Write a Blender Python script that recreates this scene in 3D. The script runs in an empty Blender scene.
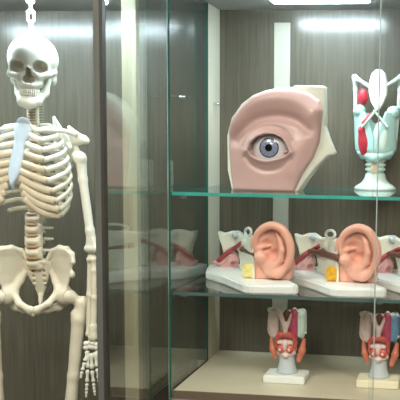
import bpy, bmesh, math, random
import numpy as np
from mathutils import Vector, Matrix
from math import sin, cos, pi, radians, sqrt
random.seed(4)
S = bpy.context.scene
C = S.collection

# ------------------------------------------------------------------ camera
FPX, PPX, PPY = 850.0, 343.0, 241.0
YAW, PITCH, RHO = radians(7.3), radians(6.1), .0165
CAM = np.array([0, -2.8, 1.45])
Fv = np.array([-sin(YAW)*cos(PITCH), cos(YAW)*cos(PITCH), -sin(PITCH)])
R0 = np.array([cos(YAW), sin(YAW), 0.]); U0 = np.cross(R0, Fv)
Rv = cos(RHO)*R0 + sin(RHO)*U0; Uv = cos(RHO)*U0 - sin(RHO)*R0
cam_d = bpy.data.cameras.new('camera'); cam = bpy.data.objects.new('camera', cam_d); C.objects.link(cam)
cam.matrix_world = Matrix(((Rv[0], Uv[0], -Fv[0], CAM[0]), (Rv[1], Uv[1], -Fv[1], CAM[1]), (Rv[2], Uv[2], -Fv[2], CAM[2]), (0, 0, 0, 1)))
cam_d.sensor_width = 36; cam_d.lens = FPX/400*36
cam_d.shift_x = (200-PPX)/400; cam_d.shift_y = (PPY-200)/400
cam_d.clip_start = .05
S.camera = cam

def pix(x, y, Y):
    """world point seen at photo pixel x, y lying on the upright plane at depth Y"""
    d = Fv + Rv*(x-PPX)/FPX - Uv*(y-PPY)/FPX
    return Vector(CAM + d*(Y-CAM[1])/d[1])

# ------------------------------------------------------------------ world, exposure
S.view_settings.view_transform = 'Standard'; S.view_settings.look = 'None'
S.view_settings.gamma = 1; S.view_settings.use_curve_mapping = False
S.view_settings.exposure = 0.0
S.cycles.transparent_max_bounces = 32
w = bpy.data.worlds.new('world'); S.world = w; w.use_nodes = True
w.node_tree.nodes['Background'].inputs[0].default_value = (.96, .93, .82, 1)
w.node_tree.nodes['Background'].inputs[1].default_value = .05
LIGHT_SHELF, LIGHT_SKEL = 90.0, 84.0
for lx, ly in ((-1.3, -2.2), (.5, -2.2), (-.4, -3.6)):            # unseen ceiling lamps, added as fill on the model fronts
    ad = bpy.data.lights.new('room_fill', 'AREA'); ad.shape = 'RECTANGLE'; ad.size = 1.2; ad.size_y = .6; ad.energy = 64; ad.color = (1, .93, .80)
    ao = bpy.data.objects.new('room_fill', ad); C.objects.link(ao); ao.location = (lx, ly, 2.78)

# ------------------------------------------------------------------ materials
def lin(c): return tuple((v/255/12.92 if v/255 <= .04045 else ((v/255+.055)/1.055)**2.4) for v in c)
def mat(name, rgb, rough=.5, spec=.5, vary=.06, scale=30, bump=.0, bscale=200, coat=0, sss=0, emit=None, metal=0):
    m = bpy.data.materials.new(name); m.use_nodes = True; nt = m.node_tree; b = nt.nodes['Principled BSDF']
    col = lin(rgb)
    tc = nt.nodes.new('ShaderNodeTexCoord'); n = nt.nodes.new('ShaderNodeTexNoise')
    n.inputs['Scale'].default_value = scale; n.inputs['Detail'].default_value = 4
    nt.links.new(tc.outputs['Object'], n.inputs['Vector'])
    r = nt.nodes.new('ShaderNodeValToRGB'); e = r.color_ramp.elements
    e[0].position = .3; e[1].position = .7
    e[0].color = (*[v*(1-vary) for v in col], 1); e[1].color = (*[min(1, v*(1+vary)) for v in col], 1)
    nt.links.new(n.outputs['Fac'], r.inputs['Fac']); nt.links.new(r.outputs['Color'], b.inputs['Base Color'])
    b.inputs['Roughness'].default_value = rough; b.inputs['Specular IOR Level'].default_value = spec
    b.inputs['Coat Weight'].default_value = coat; b.inputs['Metallic'].default_value = metal
    if sss: b.inputs['Subsurface Weight'].default_value = sss; b.inputs['Subsurface Scale'].default_value = .01
    if emit: b.inputs['Emission Color'].default_value = (*emit[0], 1); b.inputs['Emission Strength'].default_value = emit[1]
    if bump:
        n2 = nt.nodes.new('ShaderNodeTexNoise'); n2.inputs['Scale'].default_value = bscale
        bp = nt.nodes.new('ShaderNodeBump'); bp.inputs['Strength'].default_value = bump; bp.inputs['Distance'].default_value = .002
        nt.links.new(tc.outputs['Object'], n2.inputs['Vector']); nt.links.new(n2.outputs['Fac'], bp.inputs['Height'])
        nt.links.new(bp.outputs['Normal'], b.inputs['Normal'])
    return m

def glass_mat(name, tint):
    m = bpy.data.materials.new(name); m.use_nodes = True; nt = m.node_tree; nt.nodes.clear()
    out = nt.nodes.new('ShaderNodeOutputMaterial'); mx = nt.nodes.new('ShaderNodeMixShader')
    tr = nt.nodes.new('ShaderNodeBsdfTransparent'); tr.inputs[0].default_value = (*tint, 1)
    gl = nt.nodes.new('ShaderNodeBsdfGlossy'); gl.inputs['Roughness'].default_value = .0
    lw = nt.nodes.new('ShaderNodeLayerWeight'); lw.inputs['Blend'].default_value = .5
    p = nt.nodes.new('ShaderNodeMath'); p.operation = 'POWER'; p.inputs[1].default_value = 3.8
    ma = nt.nodes.new('ShaderNodeMath'); ma.operation = 'MULTIPLY_ADD'; ma.inputs[1].default_value = .96; ma.inputs[2].default_value = .04
    nt.links.new(lw.outputs['Facing'], p.inputs[0]); nt.links.new(p.outputs[0], ma.inputs[0]); nt.links.new(ma.outputs[0], mx.inputs[0])
    nt.links.new(tr.outputs[0], mx.inputs[1]); nt.links.new(gl.outputs[0], mx.inputs[2]); nt.links.new(mx.outputs[0], out.inputs[0])
    return m

def laminate():
    """grey-brown wood laminate with fine upright grain and a satin lacquer"""
    m = bpy.data.materials.new('laminate'); m.use_nodes = True; nt = m.node_tree; b = nt.nodes['Principled BSDF']
    tc = nt.nodes.new('ShaderNodeTexCoord'); mp = nt.nodes.new('ShaderNodeMapping'); mp.inputs['Scale'].default_value = (90, 90, 3.5)
    n = nt.nodes.new('ShaderNodeTexNoise'); n.inputs['Scale'].default_value = 1.; n.inputs['Detail'].default_value = 6; n.inputs['Roughness'].default_value = .65
    r = nt.nodes.new('ShaderNodeValToRGB'); e = r.color_ramp.elements
    e[0].position = .3; e[0].color = (*lin((72, 65, 52)), 1); e[1].position = .72; e[1].color = (*lin((104, 97, 80)), 1)
    nt.links.new(tc.outputs['Object'], mp.inputs['Vector']); nt.links.new(mp.outputs[0], n.inputs['Vector'])
    nt.links.new(n.outputs['Fac'], r.inputs['Fac']); nt.links.new(r.outputs['Color'], b.inputs['Base Color'])
    b.inputs['Roughness'].default_value = .6
    b.inputs['Coat Weight'].default_value = 1.; b.inputs['Coat Roughness'].default_value = .19
    bp = nt.nodes.new('ShaderNodeBump'); bp.inputs['Strength'].default_value = .15; bp.inputs['Distance'].default_value = .001
    nt.links.new(n.outputs['Fac'], bp.inputs['Height']); nt.links.new(bp.outputs['Normal'], b.inputs['Normal'])
    return m

M = dict(
    lam=laminate(),
    cream=mat('cream_board', (208, 202, 182), .55, vary=.03, scale=8),
    post=mat('tan_post', (172, 164, 138), .55, vary=.03, scale=8), batten=mat('batten_cream', (186, 182, 166), .55, vary=.03, scale=8),
    board=mat('floor_board', (208, 199, 177), .45, vary=.05, scale=6),
    ceil=mat('ceiling_board', (150, 150, 148), .5, vary=.03),
    dark=mat('dark_edge', (52, 50, 46), .5),
    brown=mat('brown_edge', (112, 96, 80), .5),
    metal=mat('satin_grey_metal', (96, 99, 95), .35, vary=.04, metal=.15),
    chrome=mat('chrome', (225, 228, 230), .2, metal=.9, vary=.01),
    glass=glass_mat('clear_glass', (.955, .975, .96)),
    glass_clear=glass_mat('door_glass', (.985, .992, .988)),
    edge=mat('green_glass_edge', (30, 98, 86), .15, coat=1, vary=.15, scale=12),
    edge_door=mat('lit_door_edge', (170, 182, 180), .2, coat=1, vary=.03),  # pale tone stands for light caught along the glass edge
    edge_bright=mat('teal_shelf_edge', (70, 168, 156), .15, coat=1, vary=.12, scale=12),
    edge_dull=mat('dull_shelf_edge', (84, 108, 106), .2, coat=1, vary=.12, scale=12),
    lamp=mat('lamp_diffuser', (250, 252, 255), .4, emit=((.74, .91, 1.0), LIGHT_SHELF)),
    lamp2=mat('skeleton_lamp_diffuser', (250, 252, 255), .4, emit=((.74, .91, 1.0), LIGHT_SKEL)),
    white=mat('white_plastic', (236, 240, 238), .35, vary=.02),
    bone=mat('bone_plastic', (226, 218, 198), .42, vary=.05, scale=25, bump=.15, bscale=120),
    bonew=mat('pale_bone', (236, 234, 222), .42, vary=.04, scale=25, bump=.1),
    cart=mat('cartilage', (220, 206, 180), .5, vary=.07, scale=25),
    disc=mat('disc_brown', (172, 140, 104), .5),
    blue=mat('pale_blue_plastic', (190, 208, 224), .4, vary=.06),
    tooth=mat('tooth', (244, 242, 232), .3),
    skin=mat('ear_skin', (230, 172, 152), .42, vary=.07, scale=14, sss=.08, coat=.2),
    skindark=mat('canal_skin', (108, 66, 56), .5, vary=.2, scale=40),
    face=mat('face_skin', (202, 166, 161), .42, vary=.05, scale=10, coat=.25),
    lid=mat('eyelid_skin', (196, 144, 132), .4, vary=.06, scale=20),
    cut=mat('white_cut_face', (232, 232, 218), .4, vary=.03),
    red=mat('red_muscle', (190, 52, 68), .4, vary=.2, scale=60),
    orange=mat('orange_gland', (206, 118, 96), .4, vary=.18, scale=60),
    vessel=mat('dark_red_vessel', (164, 66, 76), .4, vary=.15, scale=60), magenta=mat('magenta_muscle', (184, 78, 104), .4, vary=.2, scale=50), brick=mat('brick_red_muscle', (206, 92, 82), .4, vary=.2, scale=60),
    pink=mat('pink_tissue', (230, 178, 178), .4, vary=.12, scale=50),
    palepink=mat('pale_pink_tissue', (228, 206, 200), .4, vary=.1, scale=50),
    yellow=mat('yellow_fat', (230, 216, 140), .45, vary=.15, scale=90, bump=.5, bscale=260),
    amber=mat('amber_fat', (216, 164, 40), .45, vary=.25, scale=90, bump=.5, bscale=260),
    teal=mat('pale_teal_plastic', (184, 224, 222), .28, vary=.05, coat=.4, sss=.1),
    tealw=mat('white_teal_plastic', (214, 236, 228), .3, vary=.04, coat=.3),
    greyb=mat('grey_blue_plastic', (196, 206, 210), .35, vary=.06),
    bluev=mat('blue_vessel', (120, 160, 200), .35, vary=.1),
    sclera=mat('sclera', (226, 228, 230), .15, coat=1, vary=.02),
    black=mat('pupil_black', (16, 16, 22), .1, coat=1),
    caption=mat('cream_base', (240, 234, 208), .4, vary=.02),
    room=mat('room_wall', (74, 72, 66), .8), tile=mat('room_floor', (62, 60, 56), .5),
)
def iris_mat():
    m = bpy.data.materials.new('iris'); m.use_nodes = True; nt = m.node_tree; b = nt.nodes['Principled BSDF']
    tc = nt.nodes.new('ShaderNodeTexCoord'); sp = nt.nodes.new('ShaderNodeSeparateXYZ'); nt.links.new(tc.outputs['Object'], sp.inputs[0])
    at = nt.nodes.new('ShaderNodeMath'); at.operation = 'ARCTAN2'; nt.links.new(sp.outputs['Z'], at.inputs[0]); nt.links.new(sp.outputs['X'], at.inputs[1])
    cb = nt.nodes.new('ShaderNodeCombineXYZ'); nt.links.new(at.outputs[0], cb.inputs[0])
    n = nt.nodes.new('ShaderNodeTexNoise'); n.inputs['Scale'].default_value = 7; nt.links.new(cb.outputs[0], n.inputs['Vector'])
    r = nt.nodes.new('ShaderNodeValToRGB'); e = r.color_ramp.elements
    e[0].position = .35; e[0].color = (*lin((104, 112, 138)), 1); e[1].position = .65; e[1].color = (*lin((160, 170, 196)), 1)
    nt.links.new(n.outputs['Fac'], r.inputs['Fac']); nt.links.new(r.outputs[0], b.inputs['Base Color'])
    b.inputs['Roughness'].default_value = .15; b.inputs['Coat Weight'].default_value = 1
    return m
M['iris'] = iris_mat()

# ------------------------------------------------------------------ object helpers
def thing(name, label, cat, loc, group=None, rotz=0):
    o = bpy.data.objects.new(name, None); C.objects.link(o); o.empty_display_size = .05
    o.location = loc; o.rotation_euler = (0, 0, rotz); o['label'] = label; o['category'] = cat
    if group: o['group'] = group
    return o
def link(name, me, m, parent=None, smooth=True, loc=None):
    if not isinstance(m, (list, tuple)): m = [m]
    if not me.materials:
        for k in m: me.materials.append(k)
    o = bpy.data.objects.new(name, me); C.objects.link(o); o.parent = parent
    if loc is not None: o.location = loc
    if smooth and len(me.polygons): me.polygons.foreach_set('use_smooth', [True]*len(me.polygons))
    return o
def bm_mesh(name, bm):
    me = bpy.data.meshes.new(name); bm.to_mesh(me); bm.free(); return me
def box_bm(x0, x1, y0, y1, z0, z1, bev=0, bm=None):
    bm = bm or bmesh.new()
    r = bmesh.ops.create_cube(bm, size=1)
    bmesh.ops.scale(bm, vec=(x1-x0, y1-y0, z1-z0), verts=r['verts'])
    bmesh.ops.translate(bm, vec=((x0+x1)/2, (y0+y1)/2, (z0+z1)/2), verts=r['verts'])
    if bev: bmesh.ops.bevel(bm, geom=list({e for v in r['verts'] for e in v.link_edges}), offset=bev, segments=2, affect='EDGES')
    return bm
def box(name, x0, x1, y0, y1, z0, z1, m, parent=None, bev=.001):
    return link(name, bm_mesh(name, box_bm(x0, x1, y0, y1, z0, z1, bev)), m, parent, smooth=False)
def pane(name, x0, x1, y0, y1, z0, z1, parent=None, g='glass', edge='edge'):
    """glass sheet: the two large faces clear, the four narrow ones show green"""
    bm = box_bm(x0, x1, y0, y1, z0, z1)
    dims = (x1-x0, y1-y0, z1-z0); ax = dims.index(min(dims))
    for f in bm.faces: f.material_index = 0 if abs(f.normal[ax]) > .5 else 1
    return link(name, bm_mesh(name, bm), [M[g], M[edge]], parent, smooth=False)
def prism(name, pts, z0, z1, m, parent=None, bev=.002):
    """upright prism of a floor-plan outline"""
    bm = bmesh.new(); vs = [bm.verts.new((p[0], p[1], z0)) for p in pts]; f = bm.faces.new(vs)
    r = bmesh.ops.extrude_face_region(bm, geom=[f]); tv = [g for g in r['geom'] if isinstance(g, bmesh.types.BMVert)]
    bmesh.ops.translate(bm, vec=(0, 0, z1-z0), verts=tv); bmesh.ops.recalc_face_normals(bm, faces=bm.faces)
    if bev: bmesh.ops.bevel(bm, geom=bm.edges[:], offset=bev, segments=2, affect='EDGES')
    return link(name, bm_mesh(name, bm), m, parent, smooth=False)
def spline(pts, n):
    """Catmull-Rom through 3D points (or longer tuples)"""
    P = [np.array(p, float) for p in pts]; P = [2*P[0]-P[1]] + P + [2*P[-1]-P[-2]]; out = []
    for i in range(1, len(P)-2):
        for k in range(n):
            t = k/n; a, b, c, d = P[i-1:i+3]
            out.append(.5*((2*b)+(-a+c)*t+(2*a-5*b+4*c-d)*t*t+(-a+3*b-3*c+d)*t**3))
    out.append(P[-2]); return out
def tube_mesh(name, pts, ra, rb=None, seg=10, up=(0, 0, 1)):
    """closed tube with oval section along pts; ra across, rb along 'up'"""
    n = len(pts); pts = [Vector(p[:3]) for p in pts]
    ra = ra if hasattr(ra, '__len__') else [ra]*n; rb = rb if rb is not None else ra; rb = rb if hasattr(rb, '__len__') else [rb]*n
    v, f = [], []
    for i, p in enumerate(pts):
        t = (pts[min(i+1, n-1)]-pts[max(i-1, 0)]).normalized(); s = t.cross(Vector(up))
        if s.length < 1e-3: s = t.cross(Vector((1, 0, 0)))
        s.normalize(); u = s.cross(t)
        for k in range(seg):
            a = 2*pi*k/seg; v.append(p + s*cos(a)*ra[i] + u*sin(a)*rb[i])
    for i in range(n-1):
        for k in range(seg):
            k2 = (k+1) % seg; f.append((i*seg+k, i*seg+k2, (i+1)*seg+k2, (i+1)*seg+k))
    c0, c1 = len(v), len(v)+1; v += [pts[0], pts[-1]]
    for k in range(seg):
        k2 = (k+1) % seg; f.append((c0, k2, k)); f.append((c1, (n-1)*seg+k, (n-1)*seg+k2))
    me = bpy.data.meshes.new(name); me.from_pydata(v, [], f); me.update(); return me
def lathe_mesh(name, prof, seg=24):
    """prof: (radius, z) bottom to top"""
    v, f = [], []
    for r, z in prof:
        for k in range(seg): v.append((r*cos(2*pi*k/seg), r*sin(2*pi*k/seg), z))
    n = len(prof)
    for i in range(n-1):
        for k in range(seg):
            k2 = (k+1) % seg; f.append((i*seg+k, i*seg+k2, (i+1)*seg+k2, (i+1)*seg+k))
    f.append(tuple(range(seg-1, -1, -1))); f.append(tuple((n-1)*seg+k for k in range(seg)))
    me = bpy.data.meshes.new(name); me.from_pydata(v, [], f); me.update(); return me

# ------------------------------------------------------------------ signed distance modelling (surface nets)
def smin(a, b, k=.01):
    h = np.clip(.5+.5*(b-a)/k, 0, 1); return b*(1-h)+a*h-k*h*(1-h)
def smax(a, b, k=.01): return -smin(-a, -b, k)
def ell(P, c, r):
    q = (P-np.array(c))/np.array(r); k = np.linalg.norm(q, axis=-1); k2 = np.linalg.norm(q/np.array(r), axis=-1)+1e-9
    return k*(k-1)/k2
def cap(P, a, b, r0, r1=None):
    r1 = r0 if r1 is None else r1; a = np.array(a, float); b = np.array(b, float); ab = b-a
    t = np.clip(((P-a)@ab)/(ab@ab+1e-12), 0, 1); return np.linalg.norm(P-a-t[..., None]*ab, axis=-1)-(r0+(r1-r0)*t)
def rbox(P, c, h, r=.004):
    q = np.abs(P-np.array(c))-np.array(h)+r
    return np.linalg.norm(np.maximum(q, 0), axis=-1)+np.minimum(q.max(-1), 0)-r
def chain(P, pts, rad, k=.006):
    d = None
    for i in range(len(pts)-1):
        e = cap(P, pts[i], pts[i+1], rad[i], rad[i+1]); d = e if d is None else smin(d, e, k)
    return d
def poly2(U, V, pts):
    """signed distance to a 2D polygon"""
    d = np.full(U.shape, 1e9); s = np.ones(U.shape); n = len(pts)
    for i in range(n):
        ax, ay = pts[i]; bx, by = pts[i-1]; ex, ey = bx-ax, by-ay; wx, wy = U-ax, V-ay
        t = np.clip((wx*ex+wy*ey)/(ex*ex+ey*ey+1e-12), 0, 1); d = np.minimum(d, (wx-ex*t)**2+(wy-ey*t)**2)
        c1 = V >= ay; c2 = V < by; c3 = ex*wy > ey*wx
        flip = (c1 & c2 & c3) | (~c1 & ~c2 & ~c3); s = np.where(flip, -s, s)
    return s*np.sqrt(d)
def nets(name, fn, lo, hi, h):
    lo = np.array(lo, float); hi = np.array(hi, float); N = np.ceil((hi-lo)/h).astype(int)+1
    ax = [lo[i]+h*np.arange(N[i]) for i in range(3)]
    P = np.stack(np.meshgrid(*ax, indexing='ij'), -1); V = fn(P)
    V[0], V[-1], V[:, 0], V[:, -1], V[:, :, 0], V[:, :, -1] = [np.abs(a)+1e-4 for a in (V[0], V[-1], V[:, 0], V[:, -1], V[:, :, 0], V[:, :, -1])]
    ins = V < 0; n = N-1
    acc = np.zeros((*n, 3)); cnt = np.zeros(tuple(n))
    base = P[:-1, :-1, :-1]
    for a in range(3):
        b, c = [(1, 2), (0, 2), (0, 1)][a]
        for ob in (0, 1):
            for oc in (0, 1):
                s0 = [slice(0, n[i]) for i in range(3)]
                s0[b] = slice(ob, n[b]+ob); s0[c] = slice(oc, n[c]+oc); s1 = list(s0); s1[a] = slice(1, n[a]+1)
                v0, v1 = V[tuple(s0)], V[tuple(s1)]; cr = (v0 < 0) != (v1 < 0)
                t = np.where(cr, v0/np.where(cr, v0-v1, 1), 0)
                off = np.zeros((*n, 3)); off[..., a] = t*h; off[..., b] = ob*h; off[..., c] = oc*h
                acc += np.where(cr[..., None], off, 0); cnt += cr
    act = cnt > 0; idx = np.full(tuple(n), -1); idx[act] = np.arange(act.sum())
    verts = (base+acc/np.maximum(cnt, 1)[..., None])[act]
    quads = []
    for a in range(3):
        b, c = [(1, 2), (2, 0), (0, 1)][a]
        s0 = [slice(1, n[i]) for i in range(3)]; s0[a] = slice(0, n[a]); s1 = list(s0); s1[a] = slice(1, n[a]+1)
        i0, i1 = ins[tuple(s0)], ins[tuple(s1)]; cr = np.argwhere(i0 != i1)
        if not len(cr): continue
        sg = i0[tuple(cr.T)]; o = np.zeros(3, int); o[b] = o[c] = 1; q = cr+o
        eb = np.zeros(3, int); eb[b] = 1; ec = np.zeros(3, int); ec[c] = 1
        g = lambda z: idx[tuple(z.T)]
        qu = np.stack([g(q), g(q-eb), g(q-eb-ec), g(q-ec)], 1)
        qu[~sg] = qu[~sg][:, ::-1]; quads.append(qu)
    F = np.concatenate(quads)
    me = bpy.data.meshes.new(name)
    me.vertices.add(len(verts)); me.vertices.foreach_set('co', verts.astype(np.float32).ravel())
    me.loops.add(len(F)*4); me.loops.foreach_set('vertex_index', F.astype(np.int32).ravel())
    me.polygons.add(len(F)); me.polygons.foreach_set('loop_start', np.arange(0, len(F)*4, 4, dtype=np.int32))
    me.update(calc_edges=True); me.validate(); return me
def sdf(name, fn, lo, hi, h, m, parent, loc=None): return link(name, nets(name, fn, lo, hi, h), m, parent, loc=loc)
def bone_sdf(name, prims, m, parent, h=.003, k=.008, loc=None, cut=()):
    """prims: ('c',a,b,r0,r1) tapered rods and ('e',c,r) ellipsoids melted together; cut: ellipsoids taken away"""
    pts = []
    for p in prims:
        if p[0] == 'c': r = max(p[3:]); pts += [np.array(p[1])-r, np.array(p[1])+r, np.array(p[2])-r, np.array(p[2])+r]
        else: pts += [np.array(p[1])-np.array(p[2]), np.array(p[1])+np.array(p[2])]
    lo = np.min(pts, 0)-2*h-.003; hi = np.max(pts, 0)+2*h+.003
    def fn(P):
        d = None
        for p in prims:
            e = cap(P, p[1], p[2], p[3], p[4] if len(p) > 4 else p[3]) if p[0] == 'c' else ell(P, p[1], p[2])
            d = e if d is None else smin(d, e, k)
        for c, r in cut: d = smax(d, -ell(P, c, r), .004)
        return d
    return sdf(name, fn, lo, hi, h, m, parent, loc)

# ================================================================== THE SETTING
XA, XB = -.785, -.818                   # the two glass partitions
YS, YK = -.50, -.87                     # front of the shelf section, front of the skeleton section
ZC, ZF, ZB = 1.904, .757, .10           # ceiling, floor board of the shelf section, bottom of the skeleton section
XR, XL = .62, -2.0
T1, T2 = 1.326, 1.043                   # tops of the two glass shelves
fl = box('floor', -4, 4, -6, .6, -.05, 0, M['tile'], None, 0); fl['kind'] = 'structure'
wb = box('wall_back', -4, 4, .12, .22, 0, 2.9, M['room'], None, 0); wb['kind'] = 'structure'
for nm, a in (('wall_front', (-4, 4, -6.1, -6, 0, 2.9)), ('wall_left', (-4.1, -4, -6, .22, 0, 2.9)), ('wall_right', (4, 4.1, -6, .22, 0, 2.9)), ('ceiling', (-4, 4, -6, .22, 2.9, 2.95))):
    o = box(nm, *a, M['room'], None, 0); o['kind'] = 'structure'

cab = thing('display_cabinet', 'tall built-in display cabinet with grey wood back and glass sides around all the models', 'cabinet', (0, 0, 0))
box('back_panel', XB-.02, XR, 0, .02, ZF-.04, ZC, M['lam'], cab)
box('back_panel', XL, XB-.02, 0, .02, ZB, ZC, M['lam'], cab)
box('ceiling_panel', XA-.02, XR, YS, .02, ZC, ZC+.03, M['ceil'], cab)
box('ceiling_panel', XL, XA-.02, YK, .02, ZC, ZC+.03, M['ceil'], cab)
box('fascia', XA-.02, XR, YS-.02, YS, ZC-.03, ZC+.2, M['metal'], cab)
box('fascia', XL, XA-.02, YK-.02, YK, ZC-.03, ZC+.2, M['metal'], cab)
o = box('floor_board', XA+.003, XR, YS+.004, 0, ZF-.03, ZF, M['board'], cab); o['label'] = 'cream floor board under the larynx models'
o = box('edge_strip', XA+.003, XR, YS, YS+.004, ZF-.031, ZF-.001, M['brown'], cab)
box('base_front', XA+.003, XR, YS+.01, YS+.03, ZB, ZF-.031, M['brown'], cab)
box('bottom_panel', XL, XB-.004, YK, 0, ZB-.03, ZB, M['dark'], cab)
o = box('side_panel', XB-.003, XA+.003, -.14, 0, ZB, ZC, M['cream'], cab); o['label'] = 'cream board closing the back of the glass partition'
box('panel_edge', XB-.004, XA+.0045, -.146, -.14, ZF, ZC, M['dark'], cab)
box('side_panel', XR, XR+.02, YS, 0, ZB, ZC, M['cream'], cab)
box('side_panel', XL-.02, XL, YK, 0, ZB, ZC, M['cream'], cab)
o = box('batten', -.597, -.544, -.006, 0, ZF, 1.862, M['batten'], cab); o['label'] = 'cream batten running up the grey back panel'
o = box('upright_post', -1.018, -.972, -.262, -.232, ZB, ZC, M['post'], cab); o['label'] = 'cream upright post beside the skeleton'
box('corner_post', XB-.021, XB-.003, YK-.012, YK+.012, ZB, ZC, M['metal'], cab, .002)
box('post_seal', XB-.003, XB+.003, YK-.013, YK+.006, ZB, ZC, M['dark'], cab, .0005)
o = pane('glass_partition', XA-.003, XA+.003, YS-.006, -.147, ZF-.02, ZC, cab)
o = pane('glass_partition', XB-.003, XB+.003, YK+.007, -.147, ZB, ZC, cab)
box('seal_strip', XA+.003, XA+.006, YS+.005, -.147, ZF, ZF+.003, M['dark'], cab, 0)
# front glass
xs = pix(377.5, 150, YS-.02).x
o = pane('sliding_door', XA+.001, xs, YS-.024, YS-.018, ZF-.02, ZC-.03, cab, 'glass_clear', 'edge_door')
o = pane('sliding_door', xs-.012, XR, YS-.014, YS-.008, ZF-.02, ZC-.03, cab, 'glass_clear', 'edge_door')
box('lit_edge_strip', xs-.0002, xs+.003, YS-.0245, YS-.0175, ZF-.02, ZC-.03, M['edge_door'], cab, .0008)  # pale strip added to paint the lit door edge as a bright line
pane('glass_door', XL+.01, XB-.0215, YK-.006, YK, ZB, ZC-.03, cab, 'glass_clear')

def lamp(name, label, x0, x1, yc, m):
    t = thing(name, label, 'lamp', ((x0+x1)/2, yc, ZC)); L = (x1-x0)/2
    link('housing', bm_mesh('housing', box_bm(-L-.012, L+.012, -.04, .04, -.006, 0, .002)), M['white'], t, smooth=False)
    link('diffuser', bm_mesh('diffuser', box_bm(-L, L, -.032, .032, -.018, -.006, .004)), m, t, smooth=False)
lamp('ceiling_light', 'bright strip light on the cabinet ceiling above the eye model', -.555, -.262, -.25, M['lamp'])
lamp('ceiling_light', 'bright strip light on the cabinet ceiling above the skeleton', -1.75, -.95, -.42, M['lamp2'])

# shelves
def shelf(label, top, edge, clips):
    t = thing('glass_shelf', label, 'shelf', (0, 0, top-.0095))
    o = pane('shelf_pane', XA+.004, XR-.002, YS+.004, -.002, 0, .0095, t, edge=edge)
    for px in clips:
        x = pix(px, 200, YS+.05).x
        b = box_bm(x-.009, x+.009, YS+.04, YS+.06, -.012, -.0003, .002)
        link('shelf_clip', bm_mesh('shelf_clip', b), M['chrome'], t, smooth=False)
    return t
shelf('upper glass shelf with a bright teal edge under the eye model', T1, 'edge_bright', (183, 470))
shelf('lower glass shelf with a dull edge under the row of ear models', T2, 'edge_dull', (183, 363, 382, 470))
# hook and spare clips on the partition
def wall_clip(x, y, z, label):
    t = thing('shelf_support', label, 'clip', (x, y, z))
    link('pin', tube_mesh('pin', [(0, 0, 0), (.016, 0, 0)], .0045), M['chrome'], t)
    link('plate', bm_mesh('plate', box_bm(.006, .03, -.006, .006, -.003, .001, .001)), M['chrome'], t, smooth=False)
wall_clip(XA+.003, -.42, pix(180, 97, -.42).z, 'small chrome shelf pin on the glass partition left of the eye model')
wall_clip(XA+.003, -.07, pix(221, 104, -.07).z, 'small chrome shelf pin on the cream board behind the eye model')

# ================================================================== SKELETON
sk0 = pix(34, 200, -.38); SX, SY = sk0.x, -.38
sk = thing('hanging_skeleton', 'white plastic human skeleton hanging from a chain behind glass', 'skeleton', (SX, SY, ZB))
def K(px, py, w):
    """point of the skeleton in its own frame, w metres in front of the spine line"""
    p = pix(px, py, SY-w); return np.array([p.x-SX, p.y-SY, p.z-ZB])
def zz(py, px=34, w=0): return float(K(px, py, w)[2])

# --- skull (own frame, top at z 0, facing -y)
sq = bpy.data.objects.new('skull', None)
def skull_fn(P):
    A = np.stack([np.abs(P[..., 0]), P[..., 1], P[..., 2]], -1)
    d = ell(P, (0, .018, -.066), (.072, .088, .066))
    d = smin(d, ell(P, (0, -.028, -.064), (.057, .046, .052)), .02)
    d = smin(d, cap(A, (0, -.066, -.083), (.046, -.054, -.080), .0075, .007), .012)
    d = smin(d, rbox(P, (0, -.03, -.112), (.036, .036, .034), .012), .014)
    d = smin(d, cap(A, (.024, -.062, -.116), (.054, -.042, -.112), .011, .010), .010)
    d = smin(d, cap(A, (.054, -.042, -.108), (.049, -.050, -.082), .007, .006), .006)
    d = smin(d, cap(A, (.056, -.042, -.110), (.064, .012, -.100), .0065, .006), .006)
    d = smin(d, ell(P, (0, -.05, -.142), (.030, .030, .020)), .010)
    d = smin(d, cap(P, (0, -.066, -.090), (0, -.080, -.106), .007, .006), .006)
    d = smin(d, ell(A, (.055, .02, -.118), (.012, .014, .02)), .012)
    d = smax(d, -ell(A, (.031, -.068, -.094), (.0190, .052, .0155)), .004)
    d = smax(d, -smin(ell(A, (.006, -.070, -.127), (.010, .055, .011)), ell(P, (0, -.070, -.112), (.0080, .055, .016)), .004), .002)
    d = smax(d, -ell(A, (.074, -.026, -.100), (.016, .024, .022)), .006)
    return d
def jaw_fn(P):
    A = np.stack([np.abs(P[..., 0]), P[..., 1], P[..., 2]], -1)
    d = cap(A, (.048, .008, -.116), (.037, -.010, -.158), .0075, .0095)
    d = smin(d, cap(A, (.047, -.014, -.120), (.037, -.014, -.158), .007, .0095), .01)
    d = smin(d, cap(A, (.037, -.012, -.161), (.020, -.054, -.184), .0105, .013), .008)
    d = smin(d, cap(A, (.020, -.056, -.184), (0, -.066, -.188), .0145, .0145), .01)
    d = smin(d, cap(A, (.025, -.048, -.174), (0, -.064, -.175), .010, .010), .008)
    d = smin(d, ell(P, (0, -.068, -.194), (.018, .012, .012)), .010)
    return d
yawK = radians(18)
skull_o = link('skull', nets('skull', skull_fn, (-.085, -.1, -.165), (.085, .115, .008), .0022), M['bonew'], sk)
kc = K(31.5, 34, .02); skull_o.location = kc; skull_o.rotation_euler = (0, 0, yawK); skull_o.scale = (.99, 1.0, 1.07)
jaw = link('jaw', nets('jaw', jaw_fn, (-.07, -.095, -.222), (.07, .03, -.1), .0022), M['bonew'], skull_o)
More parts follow.
